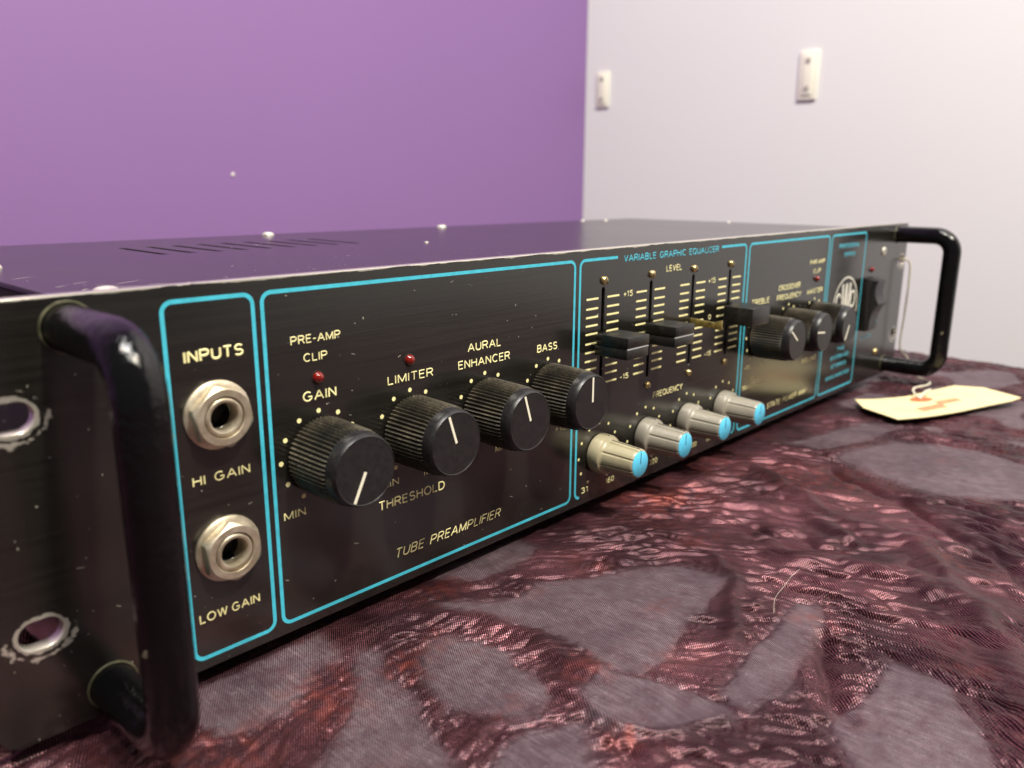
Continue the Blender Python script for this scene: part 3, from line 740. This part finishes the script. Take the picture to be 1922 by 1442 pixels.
# screws
def dome_screw(x, y, z, r_, h_, m_, name='screw', slot=True, parent=amp):
    bm = bmesh.new()
    add_lathe(bm, [(r_, 0), (r_, h_*.25), (r_*.88, h_*.62), (r_*.6, h_*.9), (r_*.25, h_), (.02, h_)], (x, y, z), 24, 'z')
    return bm_obj(name, bm, m_, parent, 60)
for (x, y, q) in ((32, 17.6, 1), (29.5, 92, 1), (163, 176, .95), (269.4, 176, .95), (395, 177, .55), (411, 170, .55), (451, 101, .5), (450, 14.5, .8)):
    dome_screw(x, y, 85.62, 2.9*q, 1.5*q, M['zinc'])
dome_screw(184.4, 90, 85.62, .9, .5, M['zinc'])
def face_screw(x, z, r_, h_, m_, slot_ang=20, name='screw'):
    bm = bmesh.new()
    add_lathe(bm, [(r_, 0), (r_, h_*.35), (r_*.86, h_*.75), (r_*.5, h_*.98), (.02, h_)], (x, 0, z), 28)
    o = bm_obj(name, bm, m_, amp, 60)
    bm = bmesh.new(); add_box(bm, -r_*.8, r_*.8, -h_-.03, -h_*.70, -.19, .19)
    bmesh.ops.rotate(bm, verts=bm.verts, cent=(0, 0, 0), matrix=Matrix.Rotation(R(slot_ang), 3, 'Y'))
    bmesh.ops.translate(bm, verts=bm.verts, vec=(x*S, 0, z*S))
    s_ = bm_obj('screw_slot', bm, M['dark'], o)
    return o
for i, x in enumerate(SLX):
    face_screw(x+.2, 77.6, 1.45, 1.3, M['brass'], (60, -35, 70, 80)[i]); face_screw(x+.2, 36.5, 1.3, 1.2, M['brass'], (20, -50, 30, 60)[i])
face_screw(445.4, 73.2, 2.6, .9, M['zinc'], 45); face_screw(449.0, 15.0, 2.0, 1.2, M['brass'], 10)

# LEDs
for x, z, r_ in ((71.8, 63.3, 1.45), (100.2, 63.3, 1.45), (356.9, 63.6+1.2, 1.45), (429.0, 64.2, 1.4)):
    bm = bmesh.new(); add_lathe(bm, [(r_, -.2), (r_, .35), (r_*.9, .9), (r_*.68, 1.35), (r_*.35, 1.62), (.02, 1.7)], (x, 0, z), 24)
    o = bm_obj('indicator_lamp', bm, M['led'], amp, 80)
    bm = bmesh.new(); add_lathe(bm, [(r_+.35, 0), (r_+.3, .12), (r_+.02, .12)], (x, 0, z), 24)
    bm_obj('bezel', bm, M['dark'], o, 40)

# jack sockets
def jack(x, z, rot):
    t = None
    bm = bmesh.new()
    add_lathe(bm, [(7.75, 0), (7.75, .55), (7.45, .8), (6.3, 1.25), (4.2, 1.3)], (x, 0, z), 64)
    fl = bm_obj('jack_socket', bm, M['nickel'], amp, 35)
    bm = bmesh.new()                                            # chamfered hexagon
    n = 72; af = 6.35
    def hexr(i):
        a = (2*math.pi*i/n + R(rot)) % (math.pi/3) - math.pi/6
        return af/math.cos(a)
    rings = []
    for (kind, y) in (('h', 1.2), ('h', 3.0), ('c', 3.75), ('i', 3.75), ('b', 3.3)):
        ring = []
        for i in range(n):
            t_ = 2*math.pi*i/n; hr = hexr(i)
            if kind == 'h': rr = hr; yy = y if y < 2 else y + .60 - (hr-af)*.75
            elif kind == 'c': rr = 6.2; yy = y
            elif kind == 'i': rr = 4.75; yy = y
            else: rr = 4.55; yy = y
            ring.append(bm.verts.new(Vector((x+rr*math.sin(t_), -yy, z+rr*math.cos(t_)))*S))
        rings.append(ring)
    for a, b in zip(rings, rings[1:]):
        for i in range(n): bm.faces.new((a[i], a[(i+1) % n], b[(i+1) % n], b[i]))
    bm_obj('nut', bm, M['nickel'], fl, 25)
    bm = bmesh.new()                                            # threaded bushing with the bore
    add_lathe(bm, [(4.5, 0), (4.42, 3.25), (4.2, 3.6), (3.75, 3.75), (3.3, 3.55), (3.15, 3.0), (3.12, -1.2)], (x, 0, z), 48)
    bm_obj('bushing', bm, M['nickel'], fl, 45)
    bm = bmesh.new(); add_lathe(bm, [(3.13, -1.0), (2.9, -6), (2.9, -14), (.02, -14)], (x, 0, z), 32); bm_obj('bore', bm, M['void'], fl, 50)
jack(45.8, 59.3, 12); jack(45.6, 27.7, 3)

# black fluted knobs
def black_knob(x, z, ang):
    nr = 54; n = nr*4; bm = bmesh.new()
    def rf(r_, a_, i):
        k = i % 4
        if r_ > 9: return r_ - (0, .28, .62, .28)[k]
        return r_
    add_lathe(bm, [(9.15, .5), (9.75, .9), (9.62, 8.0), (9.45, 14.2), (9.2, 14.9), (8.95, 15.1)], (0, 0, 0), n, rfun=rf, cap0=True)
    o = bm_obj('control_knob', bm, M['knob'], amp, 25)
    bm = bmesh.new()
    add_lathe(bm, [(9.0, 15.0), (9.0, 15.6), (8.9, 17.0), (8.75, 17.7), (8.35, 18.35), (8.2, 18.42), (8.05, 18.3), (.02, 18.3)], (0, 0, 0), 72)
    bm_obj('knob_cap', bm, M['cap_black'], o, 22)
    bm = bmesh.new(); add_box(bm, -.36, .36, -18.42, -18.28, .2, 7.9)
    bm_obj('pointer_line', bm, M['white_line'], o)
    for me_o in (o,): me_o.location = (x*S, 0, z*S)
    o.rotation_euler = (0, R(ang), 0)
    return o
ANG = [-154, -18, -17.6, 0, -54, -84, -150]
for x, a in zip(KX, ANG): black_knob(x, 44.0, a)

# grey tapered knobs with blue caps
def grey_knob(x, z, ang, tone):
    bm = bmesh.new(); n = 96
    def rf(r_, a_, i):
        if a_ > 5.3 and r_ > 4.5:
            k = (i+6) % 12                                     # shallow flutes between eight lands
            if k in (0, 1): return r_ - .33
        return r_
    add_lathe(bm, [(6.9, .3), (7.15, .8), (7.1, 4.0), (6.8, 4.7), (6.1, 5.1), (5.75, 5.6), (5.65, 6.2), (5.1, 17.0), (4.95, 17.5), (4.7, 17.75), (4.5, 17.7)], (0, 0, 0), n, rfun=rf, cap0=True)
    o = bm_obj('frequency_knob', bm, M[tone], amp, 30)
    bm = bmesh.new(); add_lathe(bm, [(4.48, 17.2), (4.48, 17.85), (4.3, 18.0), (.02, 18.0)], (0, 0, 0), 48)
    bm_obj('knob_cap', bm, M['blue'], o, 40)
    bm = bmesh.new(); add_box(bm, -.17, .17, -18.06, -17.9, .1, 4.2); add_box(bm, -.17, .17, -17.85, -17.4, 4.2, 4.75)
    bm_obj('pointer_line', bm, M['black_line'], o)
    bm = bmesh.new(); add_box(bm, -.16, .16, -17.4, -5.8, 5.0, 5.22)
    # the line follows the taper
    for v in bm.verts: v.co.z += (-v.co.y/S-17.4)*-.052*S + .0*S
    add_box(bm, -.17, .17, -4.5, -.8, 7.0, 7.2)
    bm_obj('index_line', bm, M['black_line'], o)
    o.location = (x*S, 0, z*S); o.rotation_euler = (0, R(ang), 0)
    return o
M['grey_cream'] = simple('yellowed_grey_plastic', (.36, .32, .21), .33, 0, 90, .16, .05)
for x, a, tn in zip(SLX, (2, 1, 2, 12), ('grey_cream', 'grey', 'grey', 'grey')):
    grey_knob(x, 17.0, a, tn)

# faders
def fader_cap(x, z, wd, grooved, y1=-15.2, h_=7.3):
    bm = bmesh.new()
    if grooved:
        prof = [(-h_/2, -1.6), (-h_/2, y1), (-.55, y1), (-.30, y1+.35), (-.30, y1+.35), (.30, y1+.35), (.55, y1), (h_/2, y1), (h_/2-.15, -2.4), (.6, -2.1), (.25, -2.9), (-.3, -2.9), (-.5, -1.6)]
        # two blocks joined by a set back web
        add_box(bm, x-wd/2, x+wd/2, y1, -2.2, z+.45, z+h_/2, .25); add_box(bm, x-wd/2, x+wd/2, y1+.15, -1.6, z-h_/2, z-.35, .25)
        add_box(bm, x-wd/2+.5, x+wd/2-.5, y1+.45, -2.4, z-.5, z+.6)
    else: add_box(bm, x-wd/2, x+wd/2, y1, -2.2, z-h_/2, z+h_/2, .35)
    o = bm_obj('slider_cap', bm, M['fader'], amp, 30)
    if grooved:
        bm = bmesh.new(); add_box(bm, x-wd/2+.1, x+wd/2-.1, y1+.12, y1+.44, z-.33, z-.02)
        bm_obj('index_line', bm, M['pale_line'], o)
    bm = bmesh.new(); add_box(bm, x-.45, x+.45, -2.6, 3.0, z-1.4, z+1.4)
    bm_obj('lever', bm, M['lever'], o)
M['pale_line'] = simple('pale_grey_index', (.42, .41, .42), .35)
fader_cap(SLX[0], 56.9, 12.2, True); fader_cap(SLX[1], 57.1, 12.6, True); fader_cap(SLX[3], 57.6, 15.0, False)
bm = bmesh.new()                                                # third slider has lost its cap: bare bent lever
add_box(bm, 241.5, 242.5, -10.8, 3.0, 55.6, 58.6, .15)
add_box(bm, 241.45, 242.55, -13.6, -10.6, 55.3, 58.9, .25)
for v in bm.verts:
    yy = v.co.y/S
    if yy < -8 and yy > -11.5 and v.co.z/S > 57: v.co.z -= .8*S
bare = bm_obj('slider_lever', bm, M['lever'], amp, 30); bare['label'] = 'bare tarnished brass slider lever without its black cap'

# rocker switch
bm = bmesh.new()
add_box(bm, 421.2, 435.6, -3.2, 0, 30.6, 59.8, .6)
sw = bm_obj('power_switch', bm, M['fader'], amp, 30)
bm = bmesh.new()
prof = [(31.6, 1.2), (31.6, 3.9), (33, 4.1), (36, 4.2), (39, 4.6), (42, 5.5), (44.4, 6.9), (45.8, 8.0), (46.6, 8.0), (47.6, 7.2), (50, 6.1), (53, 5.7), (56, 6.0), (58.4, 6.9), (58.8, 6.6), (58.8, 1.2)]
A_ = [bm.verts.new(Vector((422.6, -p[1], p[0]))*S) for p in prof]; B_ = [bm.verts.new(Vector((434.4, -p[1], p[0]))*S) for p in prof]
bm.faces.new(A_); bm.faces.new(B_)
for i in range(len(prof)): j = (i+1) % len(prof); bm.faces.new((A_[i], A_[j], B_[j], B_[i]))
bm_obj('rocker', bm, M['cap_black'], sw, 35)

# carrying handles
def handle(x):
    pts = []; y1 = -30.0; rb = 9.5; z0, z1 = 5.7, 82.0
    pts += [(x, 0.0, z1), (x, -8, z1), (x, -15, z1)]
    for i in range(13):
        a = R(90*i/12); pts.append((x, y1+rb - rb*math.sin(a), z1-rb + rb*math.cos(a)))
    for k in range(1, 8): pts.append((x, y1, z1-rb - (z1-z0-2*rb)*k/8))
    for i in range(13):
        a = R(90*i/12); pts.append((x, y1+rb - rb*math.cos(a), z0+rb - rb*math.sin(a)))
    pts += [(x, -15, z0), (x, -8, z0), (x, 0.0, z0)]
    bm = bmesh.new(); add_tube(bm, [(0, p[1], p[2]) for p in pts], 4.65, 32)
    o = bm_obj('handle', bm, M['handle'], amp, 60); o.location.x = x*S
    for zz in (z0, z1):
        bm = bmesh.new(); add_lathe(bm, [(5.25, 0), (5.15, .25), (4.85, .3)], (0, 0, zz), 40); bm_obj('washer', bm, M['worn_brass'], o, 40)
    return o
M['worn_brass'] = simple('worn_olive_ring', (.09, .085, .05), .5, .3, 300, .5)
handle(18.0); handle(464.6)
bm = bmesh.new()                                                # big chip of bare metal on the right handle's lower bend
o = None

# ------------------------------------------------------------------ price tag on a string
pt = empty('price_tag', (420, -45, -3))
tag(pt, 'cream paper tag with faded red print and white string lying on the cloth', 'price tag')
E0 = [(393.2,-11.6),(377.1,-22.1),(367.3,-42.0),(410.0,-59.5),(447.6,-73.2),(457.1,-75.1),(467.5,-54.4),(462.6,-40.7),(420.6,-28.5),(403,-18.5)]
def tag_mat():
    mm, nt, bs = mat('cream_tag_paper')
    v = coords(nt, (1, 1, 1)); f = noise(nt, v, 60, 4, .6)
    L(nt, mix(nt, f, (.60, .51, .28), (.67, .58, .34)), bs.inputs['Base Color']); bs.inputs['Roughness'].default_value = .75
    bump(nt, bs, noise(nt, v, 900, 3, .6), .2, .0001); return mm
M['tagpaper'] = tag_mat(); M['redink'] = simple('faded_red_ink', (.52, .13, .05), .7, 0, 400, .3)
M['pencil'] = simple('faint_pencil', (.42, .40, .27), .7, 0, 300, .2)
ox, oy, oz = 420, -45, -3
def tz(x, y):                                                    # the tag curls up a little
    s_ = ((x-415)*.9 - (y+42)*.43)/50
    return -1.4 + 1.2*s_*s_ + .25*math.sin(s_*4)
def inpoly(x, y, P):
    c = False
    for i in range(len(P)):
        a, b = P[i-1], P[i]
        if (a[1] > y) != (b[1] > y) and x < (b[0]-a[0])*(y-a[1])/(b[1]-a[1])+a[0]: c = not c
    return c
def tag_sheet(name, poly, lift, th, m_, parent):
    bm = bmesh.new()
    vs = [bm.verts.new((p[0], p[1], 0)) for p in poly]; bm.faces.new(vs)
    for _ in range(2): pass
    # cut into strips so the sheet can bend
    for k in range(-14, 15):
        bmesh.ops.bisect_plane(bm, geom=bm.verts[:]+bm.edges[:]+bm.faces[:], plane_co=(415+k*4*.9, -42-k*4*.43, 0), plane_no=(.9, -.43, 0))
    top = bm.faces[:]
    for v in bm.verts: v.co.z = tz(v.co.x, v.co.y)+lift
    if th:
        r = bmesh.ops.extrude_face_region(bm, geom=top)
        for e in r['geom']:
            if isinstance(e, bmesh.types.BMVert): e.co.z -= th
    for v in bm.verts: v.co = Vector((v.co.x-ox, v.co.y-oy, v.co.z-oz))*S
    return bm_obj(name, bm, m_, parent, 40)
paper = tag_sheet('paper', E0, 0, .35, M['tagpaper'], pt)
ux, uy = .905, -.425; vx, vy = .425, .905
def loc(a, b): return (417+a*ux+b*vx, -43+a*uy+b*vy)
def strokes3(name, lines, wd, m_):
    polys = []
    for ln in lines: polys += stroke(ln, wd)
    bm = bmesh.new()
    for q in polys: bm.faces.new([bm.verts.new(Vector((p[0]-ox, p[1]-oy, tz(*p)+.05-oz))*S) for p in q])
    return bm_obj(name, bm, m_, paper, None, False)
tag_sheet('red_print', [loc(-1+7*math.cos(t), 6.5+4.2*math.sin(t)) for t in np.linspace(0, 6.28, 24, endpoint=False)], .04, 0, M['redink'], paper)
for k in range(7):                                               # smudged stamp: two rows of worn letters
    tag_sheet('red_print', [loc(-18+k*2.7, -11+k*.25), loc(-16.1+k*2.7, -11+k*.25), loc(-15.5+k*2.7, -5+k*.3), loc(-17.4+k*2.7, -5.2+k*.3)], .04, 0, M['redink'], paper)
for k in range(6):
    tag_sheet('red_print', [loc(1+k*2.8, -5+k*.3), loc(3.0+k*2.8, -5+k*.3), loc(3.6+k*2.8, 1+k*.1), loc(1.7+k*2.8, .8+k*.1)], .04, 0, M['redink'], paper)
for ln in ([loc(14, 10), loc(20, 9.5)], [loc(22, 8), loc(33, 7)], [loc(24, 4), loc(36, 3.4)], [loc(24, 1), loc(30, .4)], [loc(-30, -2), loc(-22, -2.5)], [loc(-32, -7), loc(-20, -9)], [loc(-24, -11), loc(-16, -12)]):
    strokes3('pencil_mark', [ln], .9, M['pencil'])
def smooth_path(P, n=7):
    P = [Vector(p) for p in P]; out = []
    for i in range(len(P)-1):
        a, b, c, d = P[max(i-1, 0)], P[i], P[i+1], P[min(i+2, len(P)-1)]
        for k in range(n):
            t = k/n; out.append(.5*((2*b)+(c-a)*t+(2*a-5*b+4*c-d)*t*t+(3*b-a-3*c+d)*t**3))
    out.append(P[-1]); return out
bm = bmesh.new()
sp = smooth_path([(473.5, 3.5, 66.5), (473.5, -1.2, 67.2), (476.3, -4.6, 65.5), (477.0, -5.4, 54), (476.4, -5.2, 34), (476.0, -5.0, 15), (479, -8.5, 9), (484, -11, 1), (482, -14.5, -2.4), (474, -21, -2.3), (464, -27.5, -1.4), (447, -31, 0.6), (433, -29, 1.2), (424, -31, 1.0), (419, -36, -.9)])
def strand(ph):
    out = []
    for i, p in enumerate(sp):
        t = (sp[min(i+1, len(sp)-1)]-sp[max(i-1, 0)]).normalized(); u = t.cross(Vector((1, .3, .1))).normalized(); v = t.cross(u)
        a = i*1.15+ph; out.append(p+(u*math.cos(a)+v*math.sin(a))*.26)
    return out
for ph in (0, 2.1, 4.2): add_tube(bm, strand(ph), .36, 7)
for v in bm.verts: v.co -= Vector((ox, oy, oz))*S
bm_obj('string', bm, M['string'], pt, 60)
bm = bmesh.new(); add_tube(bm, smooth_path([(419, -36, -1.2), (424, -36.5, 1.6), (430, -37.5, 2.0)]), .7, 7)
for v in bm.verts: v.co -= Vector((ox, oy, oz))*S
bm_obj('string_end', bm, M['string'], pt, 60)

# stray hair on the cloth
bm = bmesh.new(); add_tube(bm, smooth_path([(154.5, -82.2, -1.2), (160, -79.8, .2), (168, -78.6, .4), (175, -77.6, .6), (181, -77.2, .2)]), .045, 6)
tag(bm_obj('stray_hair', bm, M['string'], None, 60), 'single pale curved hair lying across the dark crinkled cloth', 'hair')

# pale lint caught at the rocker, scuff at the bass knob
for o in list(scene.objects):
    if o.parent is None and o.type == 'EMPTY' and o.name.startswith('tmp'): bpy.data.objects.remove(o)
